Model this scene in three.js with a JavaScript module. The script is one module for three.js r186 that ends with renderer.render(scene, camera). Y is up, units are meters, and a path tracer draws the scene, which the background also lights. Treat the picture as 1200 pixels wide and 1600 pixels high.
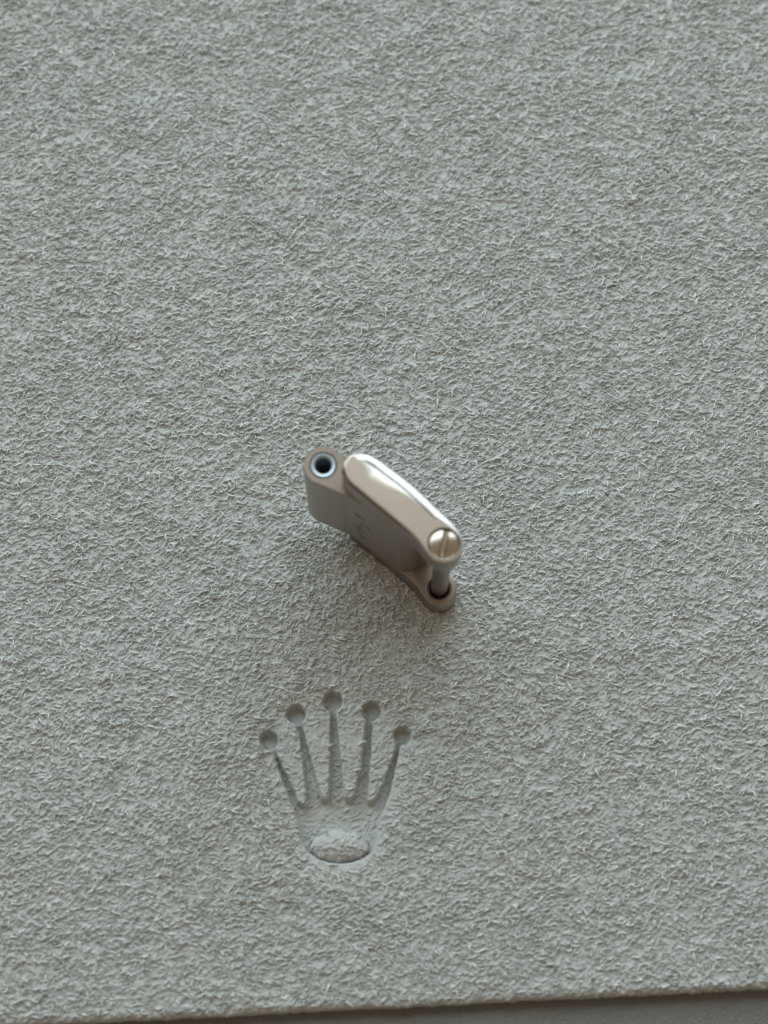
import * as THREE from 'three';
import { RectAreaLightUniformsLib } from 'three/addons/lights/RectAreaLightUniformsLib.js';
import { mergeGeometries, toCreasedNormals } from 'three/addons/utils/BufferGeometryUtils.js';
import { Brush, Evaluator, SUBTRACTION } from 'three-bvh-csg';

// ---------------------------------------------------------------- camera
const PW = 1200, PH = 1600, F = 3300, TILT = 16 * Math.PI / 180, DIST = 132;       // photo size, focal length in photo pixels, tilt off straight down, distance in mm
const scene = new THREE.Scene();
const camera = new THREE.PerspectiveCamera(2 * Math.atan(PH / 2 / F) * 180 / Math.PI, PW / PH, 0.004, 20);
camera.position.set(0, DIST * Math.cos(TILT), DIST * Math.sin(TILT)).multiplyScalar(0.001);
camera.lookAt(0, 0, 0);
camera.focus = 0.1325;
camera.userData.fStop = 31;

// ---------------------------------------------------------------- light: one window behind the pad, a dim warm room all round
const renderer = new THREE.WebGLRenderer({ antialias: true });
renderer.toneMapping = THREE.LinearToneMapping;
renderer.toneMappingExposure = 0.94;
renderer.shadowMap.enabled = true;
scene.background = new THREE.Color().setRGB(0.31, 0.255, 0.195);
RectAreaLightUniformsLib.init();
const WIN = { at: new THREE.Vector3(-0.015, 0.215, -0.225), w: 0.64, h: 0.34, look: new THREE.Vector3(-0.015 + Math.sin(0.22), 0.215, -0.225 + Math.cos(0.22)) };
const windowLight = new THREE.RectAreaLight(new THREE.Color().setRGB(0.87, 1.0, 1.06), 3.2, WIN.w, WIN.h);
windowLight.name = 'window_light';
windowLight.position.copy(WIN.at);
windowLight.lookAt(WIN.look);
scene.add(windowLight);

// ---------------------------------------------------------------- helpers
let seed = 12345;
const rnd = () => { seed = (seed + 0x6d2b79f5) | 0; let t = Math.imul(seed ^ (seed >>> 15), 1 | seed); t = (t + Math.imul(t ^ (t >>> 7), 61 | t)) ^ t; return ((t ^ (t >>> 14)) >>> 0) / 4294967296; };
const cosT = Math.cos(TILT), sinT = Math.sin(TILT);
// photo pixel -> point (mm) on the level plane at height h (mm)
function onPlane(px, py, h) {
  const a = (px - PW / 2) / F, b = -(py - PH / 2) / F;
  const d = [a, -cosT + b * sinT, -sinT - b * cosT];
  const s = (h - DIST * cosT) / d[1];
  return [d[0] * s, DIST * sinT + d[2] * s];
}
function toPixel(x, y, z) {
  const vy = y - DIST * cosT, vz = z - DIST * sinT, depth = -vy * cosT - vz * sinT;
  return [PW / 2 + F * x / depth, PH / 2 - F * (vy * sinT - vz * cosT) / depth];
}
const Zp = (x, y) => [440 + x / 3.75, 670 + y / 3.75];
const sm = (a, b, x) => { const t = Math.min(1, Math.max(0, (x - a) / (b - a))); return t * t * (3 - 2 * t); };
// gradient noise
const PERM = new Uint8Array(512);
{ const p = [...Array(256).keys()]; for (let i = 255; i > 0; i--) { const j = Math.floor(rnd() * (i + 1)); [p[i], p[j]] = [p[j], p[i]]; } for (let i = 0; i < 512; i++) PERM[i] = p[i & 255]; }
const GX = new Float32Array(256), GY = new Float32Array(256);
for (let i = 0; i < 256; i++) { const a = rnd() * Math.PI * 2; GX[i] = Math.cos(a); GY[i] = Math.sin(a); }
function noise(x, y) {
  const xi = Math.floor(x), yi = Math.floor(y), fx = x - xi, fy = y - yi, X = xi & 255, Y = yi & 255;
  const u = fx * fx * fx * (fx * (fx * 6 - 15) + 10), v = fy * fy * fy * (fy * (fy * 6 - 15) + 10);
  const a = PERM[X] + Y, b = PERM[X + 1] + Y, i0 = PERM[a], i1 = PERM[b], i2 = PERM[a + 1], i3 = PERM[b + 1];
  const n0 = GX[i0] * fx + GY[i0] * fy, n1 = GX[i1] * (fx - 1) + GY[i1] * fy, n2 = GX[i2] * fx + GY[i2] * (fy - 1), n3 = GX[i3] * (fx - 1) + GY[i3] * (fy - 1);
  return 1.5 * (n0 + u * (n1 - n0) + v * (n2 + u * (n3 - n2) - n0 - u * (n1 - n0)));
}
const MM = (g) => g.scale(0.001, 0.001, 0.001);
function mesh(name, geometry, material, parent) {
  const m = new THREE.Mesh(geometry, material);
  m.name = name; m.castShadow = m.receiveShadow = true; parent.add(m);
  return m;
}
function canvasTexture(w, h, draw, srgb) {
  const data = new Uint8Array(w * h * 4);
  for (let y = 0; y < h; y++) for (let x = 0; x < w; x++) { const c = draw(x, y); const i = (y * w + x) * 4; data[i] = c[0]; data[i + 1] = c[1]; data[i + 2] = c[2]; data[i + 3] = 255; }
  const t = new THREE.DataTexture(data, w, h);
  t.magFilter = THREE.LinearFilter; t.minFilter = THREE.LinearFilter; t.wrapS = t.wrapT = THREE.RepeatWrapping; if (srgb) t.colorSpace = THREE.SRGBColorSpace; t.needsUpdate = true;
  return t;
}

// ---------------------------------------------------------------- materials
const suede = new THREE.MeshPhysicalMaterial({ color: new THREE.Color().setRGB(0.46, 0.475, 0.462), roughness: 1, sheen: 0.5, sheenColor: new THREE.Color(1, 1, 1), sheenRoughness: 0.6, vertexColors: true, specularIntensity: 0.2 });
suede.name = 'grey suede';
const lining = new THREE.MeshPhysicalMaterial({ color: new THREE.Color().setRGB(0.2, 0.202, 0.195), roughness: 1, specularIntensity: 0.2 });
lining.name = 'grey felt lining';
lining.bumpMap = canvasTexture(256, 256, () => { const c = Math.floor(rnd() * 255); return [c, c, c]; }); lining.bumpMap.repeat.set(14, 14); lining.bumpScale = 9e-5;
const row = []; for (let i = 0; i < 512; i++) row.push(rnd());
const streak = canvasTexture(512, 512, (x, y) => {
  const v = 0.5 + 0.32 * noise(x / 128 * 2 + 3, y * 0.55) + 0.22 * noise(x / 64 + 9, y * 0.23 + 40) + 0.25 * (row[y] - 0.5);
  const c = Math.max(0, Math.min(255, v * 255)); return [c, c, c];
});
const steel = (rough, rgb = [0.69, 0.64, 0.56], bump = 4e-6) => {
  const m = new THREE.MeshPhysicalMaterial({ color: new THREE.Color().setRGB(...rgb), metalness: 1, roughness: rough });
  if (bump) { m.bumpMap = streak; m.bumpScale = bump; }
  return m;
};
const brushed = steel(0.34), polished = steel(0.38, [0.6, 0.585, 0.56], 0), shadedSteel = steel(0.4, [0.35, 0.303, 0.26], 8e-6);  // last one: same steel, darkened; shade of the inner faces put into the colour
const bushingSteel = steel(0.55, [0.47, 0.535, 0.57], 0), screwSteel = steel(0.22, [0.56, 0.5, 0.41], 0), shaftSteel = steel(0.35, [0.25, 0.22, 0.2], 0);
for (const [m, n] of [[brushed, 'brushed steel'], [polished, 'polished steel'], [shadedSteel, 'shaded steel'], [bushingSteel, 'bushing steel'], [screwSteel, 'screw steel'], [shaftSteel, 'shaft steel']]) m.name = n;

// ---------------------------------------------------------------- pad: suede with a pressed crown
const EDGE0 = onPlane(213, 1594, 0), EDGE1 = onPlane(1200, 1544, 0);
const ANG = Math.atan2(EDGE1[1] - EDGE0[1], EDGE1[0] - EDGE0[0]), ca = Math.cos(ANG), sa = Math.sin(ANG);
const toPad = (x, z) => [x * ca + z * sa, -x * sa + z * ca], fromPad = (u, v) => [u * ca - v * sa, u * sa + v * ca];
const VEDGE = toPad(...EDGE0)[1];

// crown emblem as a mask, 2 cells per photo pixel over the photo's [380..680] x [1060..1380]
const MW = 600, MH = 640;
function raster(draw, soft) {
  const c = document.createElement('canvas'); c.width = MW; c.height = MH;
  const g = c.getContext('2d'); g.fillStyle = '#000'; g.fillRect(0, 0, MW, MH); g.setTransform(0.5, 0, 0, 0.5, 0, 0); draw(g);
  const d = g.getImageData(0, 0, MW, MH).data; let a = new Float32Array(MW * MH);
  for (let i = 0; i < a.length; i++) a[i] = d[i * 4] / 255;
  for (let pass = 0; pass < 3; pass++) for (const [sx, sy] of [[1, 0], [0, 1]]) {
    const b = new Float32Array(a.length);
    for (let y = 0; y < MH; y++) for (let x = 0; x < MW; x++) {
      let s = 0;
      for (let k = -soft; k <= soft; k++) { const xx = Math.min(MW - 1, Math.max(0, x + k * sx)), yy = Math.min(MH - 1, Math.max(0, y + k * sy)); s += a[yy * MW + xx]; }
      b[y * MW + x] = s / (2 * soft + 1);
    }
    a = b;
  }
  return a;
}
const path = (g, pts, c) => { g.fillStyle = c; g.beginPath(); pts.forEach(([x, y], i) => (i ? g.lineTo(x, y) : g.moveTo(x, y))); g.closePath(); g.fill(); };
const disc = (g, x, y, rx, ry, c) => { g.fillStyle = c; g.beginPath(); g.ellipse(x, y, rx, ry, 0, 0, Math.PI * 2); g.fill(); };
const crown = raster((g) => {
  path(g, [[178, 430], [208, 520], [238, 610], [285, 730], [335, 860], [352, 940], [362, 1020], [400, 1078], [470, 1126], [540, 1147], [605, 1152], [675, 1145], [740, 1122], [795, 1085], [822, 1030], [832, 950], [858, 860], [890, 780], [922, 690], [945, 570], [972, 450], [985, 400],
    [955, 400], [950, 440], [880, 640], [826, 755], [800, 778], [778, 765], [775, 745], [786, 600], [806, 300], [800, 230], [776, 240], [768, 280], [735, 550], [690, 735], [662, 757], [634, 740], [605, 480], [583, 250], [570, 180], [545, 190], [548, 250], [540, 600], [535, 738], [510, 762], [486, 745], [432, 540], [372, 320], [340, 250], [338, 300], [356, 360], [386, 600], [398, 760], [375, 790], [340, 768], [275, 610], [205, 470], [190, 420]], '#fff');
  for (const [x, y, r] of [[157, 383, 56], [330, 220, 58], [558, 140, 58], [800, 200, 58], [993, 352, 55]]) disc(g, x, y, r, r, '#fff');
  disc(g, 598, 1046, 184, 96, '#000');
}, 3);
for (let i = 0; i < crown.length; i++) crown[i] = sm(0.08, 0.92, crown[i]);
const oval = raster((g) => disc(g, 598, 1046, 188, 100, '#fff'), 1);
const around = raster((g) => { path(g, [[90, 340], [330, 120], [560, 40], [810, 110], [1080, 320], [880, 1000], [740, 1200], [450, 1200], [330, 1050]], '#fff'); }, 22);
function sample(a, x, z) {
  const [px, py] = toPixel(x, 0, z), fx = (px - 380) * 2 - 0.5, fy = (py - 1060) * 2 - 0.5;
  if (fx < 0 || fy < 0 || fx >= MW - 1 || fy >= MH - 1) return 0;
  const i = Math.floor(fx), j = Math.floor(fy), u = fx - i, v = fy - j, k = j * MW + i;
  return (a[k] * (1 - u) + a[k + 1] * u) * (1 - v) + (a[k + MW] * (1 - u) + a[k + MW + 1] * u) * v;
}
const ridge = (x, y) => { const n = 1 - Math.abs(noise(x, y)) * 1.25; return n > 0 ? n * n * n : 0; };
// nap relief in mm at pad place (u, v): crinkles and tufts, stretched a little across the brushing direction
function nap(u, v) {
  const flow = 0.55 * noise(u / 7 + 2, v / 7 + 5);
  const wx = u + 0.8 * noise(u / 3.6 + 70, v / 3.6) + 0.30 * noise(u / 0.8, v / 0.8 + 31) + 0.13 * noise(u / 0.3 + 8, v / 0.3), wy = v + 1.5 * flow + 1.1 * noise(u / 3.6, v / 3.6 + 19) + 0.26 * noise(u / 0.8 + 57, v / 0.8) + 0.13 * noise(u / 0.3, v / 0.3 + 77);
  const r1 = ridge(wx / 0.5, wy / 0.36), r2 = ridge(wx / 0.3 + 11, wy / 0.23 + 5), r3 = ridge(wx / 0.17 + 3, wy / 0.14 + 71);
  const patch = 0.82 + 0.32 * noise(u / 1.1 + 90, v / 1.1 + 14) + 0.42 * noise(u / 3.1 + 23, v / 2.6 + 61);
  return patch * (0.105 * r1 + 0.09 * r2 * (0.35 + 0.65 * r1) + 0.045 * r3) + 0.035 * noise(u / 0.9 + 44, v / 0.7) + 0.018 * noise(u / 0.13, v / 0.13);
}
const axis = (lo, hi, step, reach) => {
  const a = []; for (let x = lo; x <= hi; x += step) a.push(x);
  let s = step, x = a[a.length - 1]; while (x < hi + reach) { s *= 1.12; x += s; a.push(x); }
  s = step; x = a[0]; while (x > lo - reach) { s *= 1.12; x -= s; a.unshift(x); }
  return a;
};
const STEP = 0.06, R = 0.32, DROP = 0.55;
const us = axis(-28.5, 28.5, STEP, 45).filter((u) => u < 75);
let vs = axis(-38.5, VEDGE - R, STEP, 0).filter((v) => v <= VEDGE - R + 1e-6);
{ let s = STEP, v = vs[0]; while (v > -90) { s *= 1.12; v -= s; vs.unshift(v); } }
const wrapped = []; for (let s = STEP; s < R * Math.PI / 2 + DROP; s += STEP * 1.2) wrapped.push(s);
const NU = us.length, NV = vs.length + wrapped.length, COUNT = NU * NV;
const keep = new Uint8Array(COUNT), pos = new Float32Array(COUNT * 3), col = new Float32Array(COUNT * 3), press = new Float32Array(COUNT), inOval = new Uint8Array(COUNT);
const vFlat = vs[vs.length - 1];
for (let j = 0; j < NV; j++) for (let i = 0; i < NU; i++) {
  const over = j < vs.length ? 0 : wrapped[j - vs.length], u = us[i], v = j < vs.length ? vs[j] : vFlat + over, k = j * NU + i;
  let n = nap(u, v), bx = u, by = 0, bz = v, nx = 0, ny = 1, nz = 0;
  const wave = 0.05 * noise(u / 9 + 3, v / 9 + 8);
  if (over) {
    const a = Math.min(Math.PI / 2, over / R), rest = Math.max(0, over - R * Math.PI / 2);
    bz = vFlat + R * Math.sin(a); by = -R * (1 - Math.cos(a)) - rest; ny = Math.cos(a); nz = Math.sin(a); n *= 0.75;
  } else {
    const [wx, wz] = fromPad(u, v), m = sample(crown, wx + 0.045 * noise(u / 0.5 + 3, v / 0.5), wz + 0.045 * noise(u / 0.5, v / 0.5 + 9)), o = sample(oval, wx, wz), ar = sample(around, wx, wz);
    press[k] = m; keep[k] = ar > 0.5 ? 1 : 0; inOval[k] = o > 0.5 ? 1 : 0;
    n *= 1 - 0.22 * m - 0.2 * ar * (1 - m);
    by = -0.66 * m - 0.10 * ar;
    const [px, py] = toPixel(wx, 0, wz), q = (((px - 380) * 4 - 598) / 190) ** 2 + (((py - 1060) * 4 - 1046) / 100) ** 2;
    if (q < 1) by += 0.36 * (1 - q) - 0.2;
  }
  by += wave * ny;
  // tufts lean a little towards the pad's front edge
  const lean = Math.max(0, n) * 0.5;
  const pu = bx + lean * 0.25 + nx * n, pv = bz + lean * ny + nz * n, [x, z] = fromPad(pu, pv);
  pos[k * 3] = x; pos[k * 3 + 1] = by + ny * n - 0.09; pos[k * 3 + 2] = z;
  const t = 1 + 0.05 * noise(u / 0.6 + 5, v / 0.6 + 66) + 0.035 * noise(u / 6 + 1, v / 6) + 0.05 * noise(u / 0.2, v / 0.2 + 12), w = 0.012 * noise(u / 3 + 31, v / 3);
  col[k * 3] = t * (1 + w); col[k * 3 + 1] = t; col[k * 3 + 2] = t * (1 - w);
}
const idxPad = [], idxCrown = [], idxOval = [];
const all = new Uint32Array((NU - 1) * (NV - 1) * 6);
{ let q = 0;
  for (let j = 0; j < NV - 1; j++) for (let i = 0; i < NU - 1; i++) { const a = j * NU + i, b = a + 1, c = a + NU, d = c + 1; all[q++] = a; all[q++] = c; all[q++] = b; all[q++] = b; all[q++] = c; all[q++] = d; } }
const whole = new THREE.BufferGeometry();
whole.setAttribute('position', new THREE.BufferAttribute(pos, 3));
whole.setIndex(new THREE.BufferAttribute(all, 1));
whole.computeVertexNormals();
const nor = whole.attributes.normal.array;
for (let i = 0; i < pos.length; i++) pos[i] *= 0.001;
{ let q = 0; const keep = new Uint32Array(all.length); let kept = 0;
  for (; q < all.length; q += 3) {
    const a = all[q], b = all[q + 1], c = all[q + 2];
    if (inOval[a] && inOval[b] && inOval[c]) idxOval.push(a, b, c);
    else if (press[a] + press[b] + press[c] > 0.9) idxCrown.push(a, b, c);
    else { keep[kept++] = a; keep[kept++] = b; keep[kept++] = c; }
  }
  idxPad.push(keep.subarray(0, kept)); }
function piece(index) {                                                    // only the vertices that it uses
  const map = new Int32Array(COUNT).fill(-1), out = new Uint32Array(index.length); let n = 0;
  for (let i = 0; i < index.length; i++) { const k = index[i]; if (map[k] < 0) map[k] = n++; out[i] = map[k]; }
  const P = new Float32Array(n * 3), N = new Float32Array(n * 3), C = new Float32Array(n * 3);
  for (let k = 0; k < COUNT; k++) if (map[k] >= 0) for (let c = 0; c < 3; c++) { P[map[k] * 3 + c] = pos[k * 3 + c]; N[map[k] * 3 + c] = nor[k * 3 + c]; C[map[k] * 3 + c] = col[k * 3 + c]; }
  const g = new THREE.BufferGeometry();
  g.setAttribute('position', new THREE.BufferAttribute(P, 3)); g.setAttribute('normal', new THREE.BufferAttribute(N, 3)); g.setAttribute('color', new THREE.BufferAttribute(C, 3));
  g.setIndex(new THREE.BufferAttribute(out, 1));
  return g;
}
const pad = new THREE.Group(); pad.name = 'suede_pad'; scene.add(pad);
pad.userData = { label: 'pale grey suede pad with a pressed crown emblem and a rounded front edge', category: 'pad' };
mesh('suede_cover', piece(idxPad[0]), suede, pad);
const crownMesh = mesh('crown_emblem', piece(idxCrown), suede, pad);
crownMesh.userData.label = 'crown with five ball-tipped points pressed into the suede';
mesh('oval', piece(idxOval), suede, crownMesh);

// loose nap fibres: short curled strands rooted in the relief
{
  const fibre = new THREE.MeshPhysicalMaterial({ color: new THREE.Color().setRGB(0.68, 0.69, 0.675), roughness: 1, specularIntensity: 0.2, sheen: 0.5, sheenColor: new THREE.Color(1, 1, 1) }); fibre.name = 'suede fibre';
  const j0 = vs.findIndex((v) => v > -38.4), i0 = us.findIndex((u) => u > -28.4), ni = us.findIndex((u) => u > 28.4) - i0, nj = vs.length - j0;
  const dummy = new THREE.Object3D();
  for (let kind = 0; kind < 6; kind++) {
    const pts = [], bend = (rnd() - 0.5) * 3, bend2 = (rnd() - 0.5) * 5;
    for (let k = 0; k <= 5; k++) { const t = k / 5 - 0.5; pts.push(new THREE.Vector3(t, 0.2 * (1 - 4 * t * t) - 0.08 + 0.05 * rnd(), 0.22 * Math.sin(bend * t * 2) + 0.12 * Math.sin(bend2 * t * 3 + kind))); }
    const g = new THREE.TubeGeometry(new THREE.CatmullRomCurve3(pts), 7, 0.1, 4), p = g.attributes.position;
    const N = 13000, inst = new THREE.InstancedMesh(MM(g), fibre, N);
    inst.name = 'nap_fibres'; inst.userData = { kind: 'stuff' }; inst.castShadow = inst.receiveShadow = true;
    const c = new THREE.Color();
    for (let n = 0; n < N; n++) {
      let k; do { k = (j0 + Math.floor(rnd() * nj)) * NU + i0 + Math.floor(rnd() * ni); } while ((press[k] > 0.02 || inOval[k] || keep[k]) && rnd() < 0.9);
      const L = 0.16 + 0.36 * rnd() * rnd();
      dummy.position.set(pos[k * 3], pos[k * 3 + 1], pos[k * 3 + 2]);
      dummy.rotation.set((rnd() - 0.5) * 0.9, (rnd() < 0.7 ? (rnd() - 0.5) * 1.5 + 0.25 : rnd() * 6.28) + (rnd() < 0.5 ? Math.PI : 0), (rnd() - 0.5) * 0.5);
      dummy.scale.set(L, 0.55 + 0.4 * rnd(), L * (0.7 + 0.6 * rnd())); const w = 0.75; dummy.scale.y *= w;
      dummy.updateMatrix(); inst.setMatrixAt(n, dummy.matrix);
      const s = 0.9 + 0.25 * rnd(); inst.setColorAt(n, c.setRGB(s, s, s));
    }
    pad.add(inst);
  }
}

// the lining that the pad lies on
{
  const g = new THREE.PlaneGeometry(190, 190, 360, 360).rotateX(-Math.PI / 2), p = g.attributes.position;
  for (let i = 0; i < p.count; i++) p.setY(i, -DROP - R - 1.2 * sm(VEDGE - 0.6, VEDGE - 3, toPad(p.getX(i), p.getZ(i))[1]) + 0.02 * noise(p.getX(i) / 0.9, p.getZ(i) / 0.9) + 0.05 * noise(p.getX(i) / 5, p.getZ(i) / 5));
  g.computeVertexNormals();
  const m = mesh('box_lining', MM(g), lining, scene); m.userData = { kind: 'structure', label: 'darker grey felt lining under the pad', category: 'lining' };
}

// ---------------------------------------------------------------- the bracelet link, standing on its side
const H = 12.4, SIDE = 2.0, CTOP = H - SIDE - 0.06, CBOT = SIDE + 0.06;
const link = new THREE.Group(); link.name = 'bracelet_link'; scene.add(link);
link.userData = { label: 'brushed steel watch bracelet link standing on its side on the suede', category: 'bracelet link' };
const SCREW = onPlane(...Zp(952, 672), H), TUBE = onPlane(505, 727, CTOP);
const spline = (pts, n) => new THREE.CatmullRomCurve3(pts.map(([x, z]) => new THREE.Vector3(x, 0, z)), true, 'centripetal').getSpacedPoints(n).slice(0, n).map((p) => [p.x, p.z]);
// rings: a loft of the outline, inset along its normals, from the underside to the top face
function loft(outline, levels, swell) {
  const n = outline.length, area = THREE.ShapeUtils.area(outline.map(([x, z]) => new THREE.Vector2(x, z)));
  let pts = area > 0 ? outline : outline.slice().reverse();
  const nrm = pts.map((p, i) => { let sx = 0, sz = 0; for (let k = 1; k <= 2; k++) { const a = pts[(i + n - k) % n], b = pts[(i + k) % n]; sx += b[0] - a[0]; sz += b[1] - a[1]; } const l = Math.hypot(sx, sz); return [sz / l, -sx / l]; });   // outward
  if (swell) pts = pts.map((p, i) => { const w = swell(p, nrm[i]); return [p[0] + nrm[i][0] * w, p[1] + nrm[i][1] * w]; });
  const P = [], I = [];
  levels.forEach((lv) => pts.forEach((p, i) => { const [inset, y] = lv(i / n, p, nrm[i]); P.push(p[0] - nrm[i][0] * inset, y, p[1] - nrm[i][1] * inset); }));
  for (let r = 0; r < levels.length - 1; r++) for (let i = 0; i < n; i++) { const a = r * n + i, b = r * n + (i + 1) % n, c = a + n, d = b + n; I.push(a, c, b, b, c, d); }
  for (const r of [0, levels.length - 1]) {
    const ring = pts.map((_, i) => new THREE.Vector2(P[(r * n + i) * 3], P[(r * n + i) * 3 + 2]));
    for (const [a, b, c] of THREE.ShapeUtils.triangulateShape(ring, [])) r ? I.push(r * n + a, r * n + c, r * n + b) : I.push(a, b, c);
  }
  const g = new THREE.BufferGeometry();
  g.setAttribute('position', new THREE.Float32BufferAttribute(P, 3)); g.setIndex(I);
  return toCreasedNormals(g, 0.5);
}
const along = new THREE.Vector2(SCREW[0] - TUBE[0], SCREW[1] - TUBE[1]).normalize();
function brushUV(g, turn) {                                               // metres: lengthwise on level faces, upright on walls when turned
  const p = g.attributes.position, nn = g.attributes.normal, uv = new Float32Array(p.count * 2);
  for (let i = 0; i < p.count; i++) {
    const s = p.getX(i) * along.x + p.getZ(i) * along.y, t = -p.getX(i) * along.y + p.getZ(i) * along.x;
    if (Math.abs(nn.getY(i)) > 0.7) { uv[i * 2] = s / 6; uv[i * 2 + 1] = t / 6; } else if (turn) { uv[i * 2] = p.getY(i) / 8; uv[i * 2 + 1] = s / 8; } else { uv[i * 2] = s / 6; uv[i * 2 + 1] = p.getY(i) / 6; }
  }
  g.setAttribute('uv', new THREE.BufferAttribute(uv, 2));
  return g;
}
const csg = new Evaluator(); csg.useGroups = false; csg.attributes = ['position', 'normal', 'uv'];
function cut(g, ...tools) {
  let a = new Brush(g); a.updateMatrixWorld();
  for (const t of tools) { const b = new Brush(t); b.updateMatrixWorld(); a = csg.evaluate(a, b, SUBTRACTION); }
  return a.geometry;
}
const cyl = (x, z, r, y0, y1, n = 48, r2 = r) => { const g = new THREE.CylinderGeometry(r2, r, y1 - y0, n).toNonIndexed(); g.translate(x, (y0 + y1) / 2, z); return g; };

// two finishes on one part: brushed on the top and the worn side, darker steel with shade in its colour on the inner side
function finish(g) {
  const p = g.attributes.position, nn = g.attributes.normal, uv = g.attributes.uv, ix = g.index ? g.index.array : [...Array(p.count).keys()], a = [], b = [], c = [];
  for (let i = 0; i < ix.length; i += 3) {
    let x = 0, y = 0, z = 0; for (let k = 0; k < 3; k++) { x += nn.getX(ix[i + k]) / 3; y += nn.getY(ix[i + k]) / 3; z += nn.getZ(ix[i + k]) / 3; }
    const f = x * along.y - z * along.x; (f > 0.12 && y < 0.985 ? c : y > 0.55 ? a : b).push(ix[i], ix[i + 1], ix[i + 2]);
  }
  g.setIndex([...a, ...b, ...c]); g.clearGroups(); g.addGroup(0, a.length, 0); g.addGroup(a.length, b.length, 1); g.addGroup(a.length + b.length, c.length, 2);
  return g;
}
// side link outline (as the top face shows it)
const sideOutline = spline([[362, 235], [378, 188], [425, 143], [490, 138], [560, 166], [650, 232], [740, 302], [830, 383], [920, 470], [1000, 555], [1046, 615], [1063, 672], [1052, 725], [1012, 768], [955, 784], [898, 770], [850, 722], [800, 655], [700, 566], [600, 482], [480, 383], [385, 298]].map(([x, y]) => onPlane(...Zp(x, y), H)), 220);
const innerness = (p, nn) => sm(0.2, 0.85, -nn[0] * along.y + nn[1] * along.x) * sm(0.6, 2.4, Math.hypot(p[0] - SCREW[0], p[1] - SCREW[1]));
// how far a wall faces the outer (worn) side of the bracelet, 0..1, fading out at the screw end
const outer = (p, nn) => { const f = nn[0] * along.y - nn[1] * along.x, d = Math.hypot(p[0] - SCREW[0], p[1] - SCREW[1]); return sm(0.2, 0.75, f) * (0.25 + 0.75 * sm(1.0, 2.1, d)); };
const leftness = (p) => sm(2.5, 6.5, Math.hypot(p[0] - SCREW[0], p[1] - SCREW[1]));
function sideLink(y0, y1, up) {
  const e = (p, nn) => 0.07 + 0.38 * outer(p, nn), lean = (p, nn) => (up ? 0.2 : 0.02) * innerness(p, nn), groove2 = (p, nn) => outer(p, nn) * sm(1.3, 2.1, (p[0] - TUBE[0]) * along.x + (p[1] - TUBE[1]) * along.y) * sm(1.1, 2.0, Math.hypot(p[0] - SCREW[0], p[1] - SCREW[1])), roll = (p, nn) => outer(p, nn) * leftness(p) * sm(1.5, 3.0, (p[0] - TUBE[0]) * along.x + (p[1] - TUBE[1]) * along.y), y = (v) => (up ? v : y0 + y1 - v), lv = [];
  lv.push((t, p, nn) => [0.1, y(y0)], (t, p, nn) => [0.03, y(y0 + 0.03)], () => [0, y(y0 + 0.1)]);
  const groove = (p, nn) => (up ? innerness(p, nn) : 0);
  lv.push((t, p, nn) => [0, y(y1 - e(p, nn) * 0.62 - 0.13 * roll(p, nn) - 0.16 * groove(p, nn))], (t, p, nn) => [0.02 * groove(p, nn), y(y1 - e(p, nn) * 0.62 - 0.13 * roll(p, nn) - 0.15 * groove(p, nn))], (t, p, nn) => [0.12 * groove(p, nn), y(y1 - e(p, nn) * 0.62 - 0.13 * roll(p, nn) - 0.26 * groove(p, nn))]);
  for (const a of [0, 0.2, 0.4, 0.6, 0.8, 1]) lv.push((t, p, nn) => { const w = e(p, nn), q = a * Math.PI / 2 * 0.82; return [lean(p, nn) + w * (1 - Math.cos(q)) / (1 - Math.cos(Math.PI / 2 * 0.82)), y(y1 - 0.13 * roll(p, nn) - w * 0.62 * (1 - Math.sin(q) / Math.sin(Math.PI / 2 * 0.82)))]; });
  lv.push((t, p, nn) => { const o = roll(p, nn); return [lean(p, nn) + e(p, nn) + 0.05 * groove2(p, nn), y(y1 - 0.13 * o - 0.11 * groove2(p, nn))]; });
  for (const a of [0.05, 0.15, 0.3, 0.45, 0.6, 0.8, 1]) lv.push((t, p, nn) => { const o = roll(p, nn); return [lean(p, nn) + e(p, nn) + 0.1 * groove2(p, nn) + (0.02 + 0.8 * o) * a, y(y1 - 0.13 * o * (1 - a) * (1 - a))]; });
  if (!up) lv.reverse();
  return brushUV(loft(sideOutline, lv, (p, nn) => (up ? 0.12 : -0.02) * innerness(p, nn)));
}
const HEAD = 0.9;
const topSide = mesh('side_link', MM(finish(cut(sideLink(H - SIDE, H, true), cyl(SCREW[0], SCREW[1], HEAD + 0.035, H - 0.55, H + 1), cyl(SCREW[0], SCREW[1], 0.6, H - SIDE - 1, H - 0.4)))), [brushed, shadedSteel, polished], link);
const botSide = mesh('side_link', MM(cut(sideLink(0, SIDE, false), cyl(SCREW[0], SCREW[1], 0.64, 0.6, SIDE + 0.4), cyl(SCREW[0], SCREW[1], 0.66, SIDE - 0.12, SIDE + 0.2, 48, 0.9))), shadedSteel, link);

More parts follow.
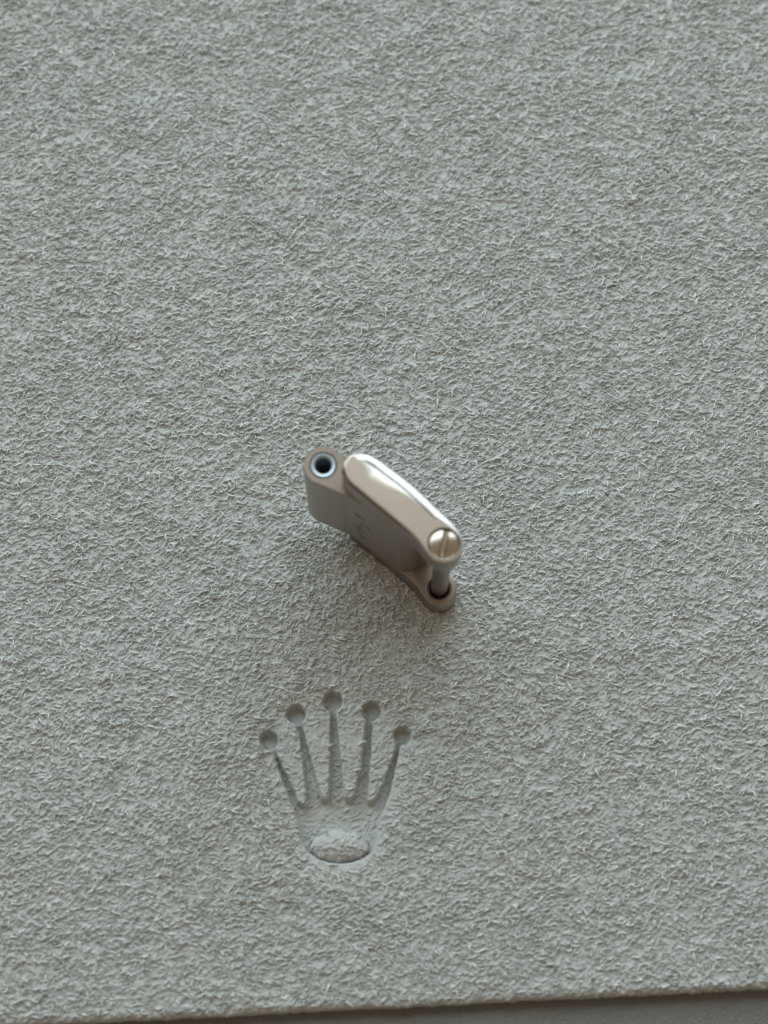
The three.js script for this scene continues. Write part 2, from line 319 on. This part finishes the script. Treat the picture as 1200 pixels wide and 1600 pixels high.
// centre link: round tube end, flat inner face, hollowed far end
{
  const tr = 1.16, a0 = Math.atan2(-along.y, -along.x), pts = [];
  const inn = [-along.y, along.x];                                          // towards the inner face
  for (let k = 0; k <= 14; k++) { const a = a0 + Math.PI * 0.62 - k / 14 * Math.PI * 1.12; pts.push([TUBE[0] + tr * Math.cos(a), TUBE[1] + tr * Math.sin(a)]); }
  const L = Math.hypot(SCREW[0] - TUBE[0], SCREW[1] - TUBE[1]), at = (s, t) => [TUBE[0] + along.x * s + inn[0] * t, TUBE[1] + along.y * s + inn[1] * t];
  const outline = [];
  // round end, from the inner side over the far left to the outer side
  for (let k = 0; k <= 20; k++) { const a = Math.PI * (0.5 + k / 20 * 1.0) - 0.15; outline.push(at(tr * Math.cos(a), tr * Math.sin(a))); }
  outline.push(at(0.9, -1.2), at(2.0, -1.4), at(3.5, -1.4), at(L - 1.5, -1.15));
  outline.push(at(7.01, -0.55), at(6.87, -0.15), at(6.65, 0.19), at(6.4, 0.44), at(6.11, 0.6), at(5.0, 0.58), at(3.5, 0.58), at(2.3, 0.62), at(1.8, 0.78), at(1.2, 0.9), at(0.65, 1.04));
  const dense = []; outline.forEach((p, i) => { const q = outline[(i + 1) % outline.length], d = Math.hypot(q[0] - p[0], q[1] - p[1]), n = Math.max(1, Math.round(d / 0.25)); for (let k = 0; k < n; k++) dense.push([p[0] + (q[0] - p[0]) * k / n, p[1] + (q[1] - p[1]) * k / n]); });
  const body = brushUV(loft(dense, [() => [0.05, CBOT], () => [0, CBOT + 0.06], () => [0, CTOP - 0.06], () => [0.05, CTOP]]), true);
  // stamped marks on the inner face
  const marks = [], ang = Math.atan2(along.y, along.x);
  const put = (s, y, w, h, r) => { const g = new THREE.BoxGeometry(w, h, 0.14).toNonIndexed(); g.rotateZ(r); g.rotateY(-ang); const [x, z] = at(s, 0.62); g.translate(x, y, z); marks.push(g); };
  for (const [s, y] of [[3.0, 7.6], [3.5, 6.5], [3.3, 5.5], [3.1, 4.6], [3.3, 3.7]]) for (let k = 0; k < 6; k++) put(s + (rnd() - 0.5) * 0.7, y + (rnd() - 0.5) * 0.8, 0.3 + 0.3 * rnd(), 0.07, rnd() * 3.1);
  const cm = mesh('center_link', MM(cut(body, cyl(TUBE[0], TUBE[1], 0.8, CTOP - 0.35, CTOP + 1), cyl(TUBE[0], TUBE[1], 0.5, CBOT + 1, CTOP), ...marks)), shadedSteel, link);
  // bushing in the tube
  const prof = [[0, -4], [0.49, -4], [0.49, -0.14], [0.5, -0.09], [0.53, -0.06], [0.6, -0.03], [0.68, -0.005], [0.72, -0.02], [0.735, -0.08], [0.735, -0.34]].map(([r, y]) => new THREE.Vector2(r, y));
  const bush = new THREE.LatheGeometry(prof, 64); bush.translate(TUBE[0], CTOP - 0.02, TUBE[1]);
  mesh('bushing', MM(bush), bushingSteel, cm).userData.label = 'pale blue-grey bushing ring round the open pin hole';
}
// screw: domed slotted head, sleeve and shaft down to the other side link
{
  const g = new THREE.Group(); g.name = 'screw'; link.add(g);
  const prof = []; for (let k = 0; k <= 12; k++) { const r = HEAD * k / 12; prof.push(new THREE.Vector2(r, 0.02 - 0.16 * (r / HEAD) ** 2 - (k === 12 ? 0.03 : 0))); }
  prof.push(new THREE.Vector2(HEAD, -0.5), new THREE.Vector2(0, -0.5));
  const head = new THREE.LatheGeometry(prof.reverse(), 64).toNonIndexed(); head.translate(SCREW[0], H, SCREW[1]);
  const a = onPlane(...Zp(966, 585), H), b = onPlane(...Zp(930, 770), H), slot = new THREE.CylinderGeometry(0.19, 0.19, 2.2, 16).toNonIndexed();
  slot.scale(1, 1, 1.4); slot.rotateX(Math.PI / 2); slot.rotateY(Math.atan2(b[0] - a[0], b[1] - a[1])); slot.translate(SCREW[0], H - 0.03, SCREW[1]);
  mesh('head', MM(cut(head, slot)), screwSteel, g);
  mesh('sleeve', MM(cyl(SCREW[0], SCREW[1], 0.54, H - SIDE - 1.5, H - SIDE + 0.5)), screwSteel, g);
  mesh('shaft', MM(cyl(SCREW[0], SCREW[1], 0.52, 0.8, H - SIDE - 1.4)), shaftSteel, g);
}

// ---------------------------------------------------------------- the window that lights the pad
{
  const w = new THREE.Group(); w.name = 'window'; w.position.copy(WIN.at); w.lookAt(WIN.look); scene.add(w);
  w.userData = { kind: 'structure', label: 'bright window beyond the pad', category: 'window' };
  const glow = new THREE.MeshStandardMaterial({ color: 0x111111, emissive: new THREE.Color().setRGB(0.93, 1.0, 1.02), emissiveIntensity: 0.5 }); glow.name = 'daylight pane';
  const white = new THREE.MeshStandardMaterial({ color: new THREE.Color().setRGB(0.7, 0.7, 0.68), roughness: 0.6 }); white.name = 'white frame';
  mesh('pane', new THREE.BoxGeometry(WIN.w, WIN.h, 0.004).translate(0, 0, -0.006), glow, w);
  for (const s of [-1, 1]) { mesh('frame_bar', new THREE.BoxGeometry(0.03, WIN.h + 0.06, 0.03).translate(s * (WIN.w / 2 + 0.016), 0, -0.02), white, w); mesh('frame_bar', new THREE.BoxGeometry(WIN.w, 0.03, 0.03).translate(0, s * (WIN.h / 2 + 0.016), -0.02), white, w); }
}
renderer.render(scene, camera);
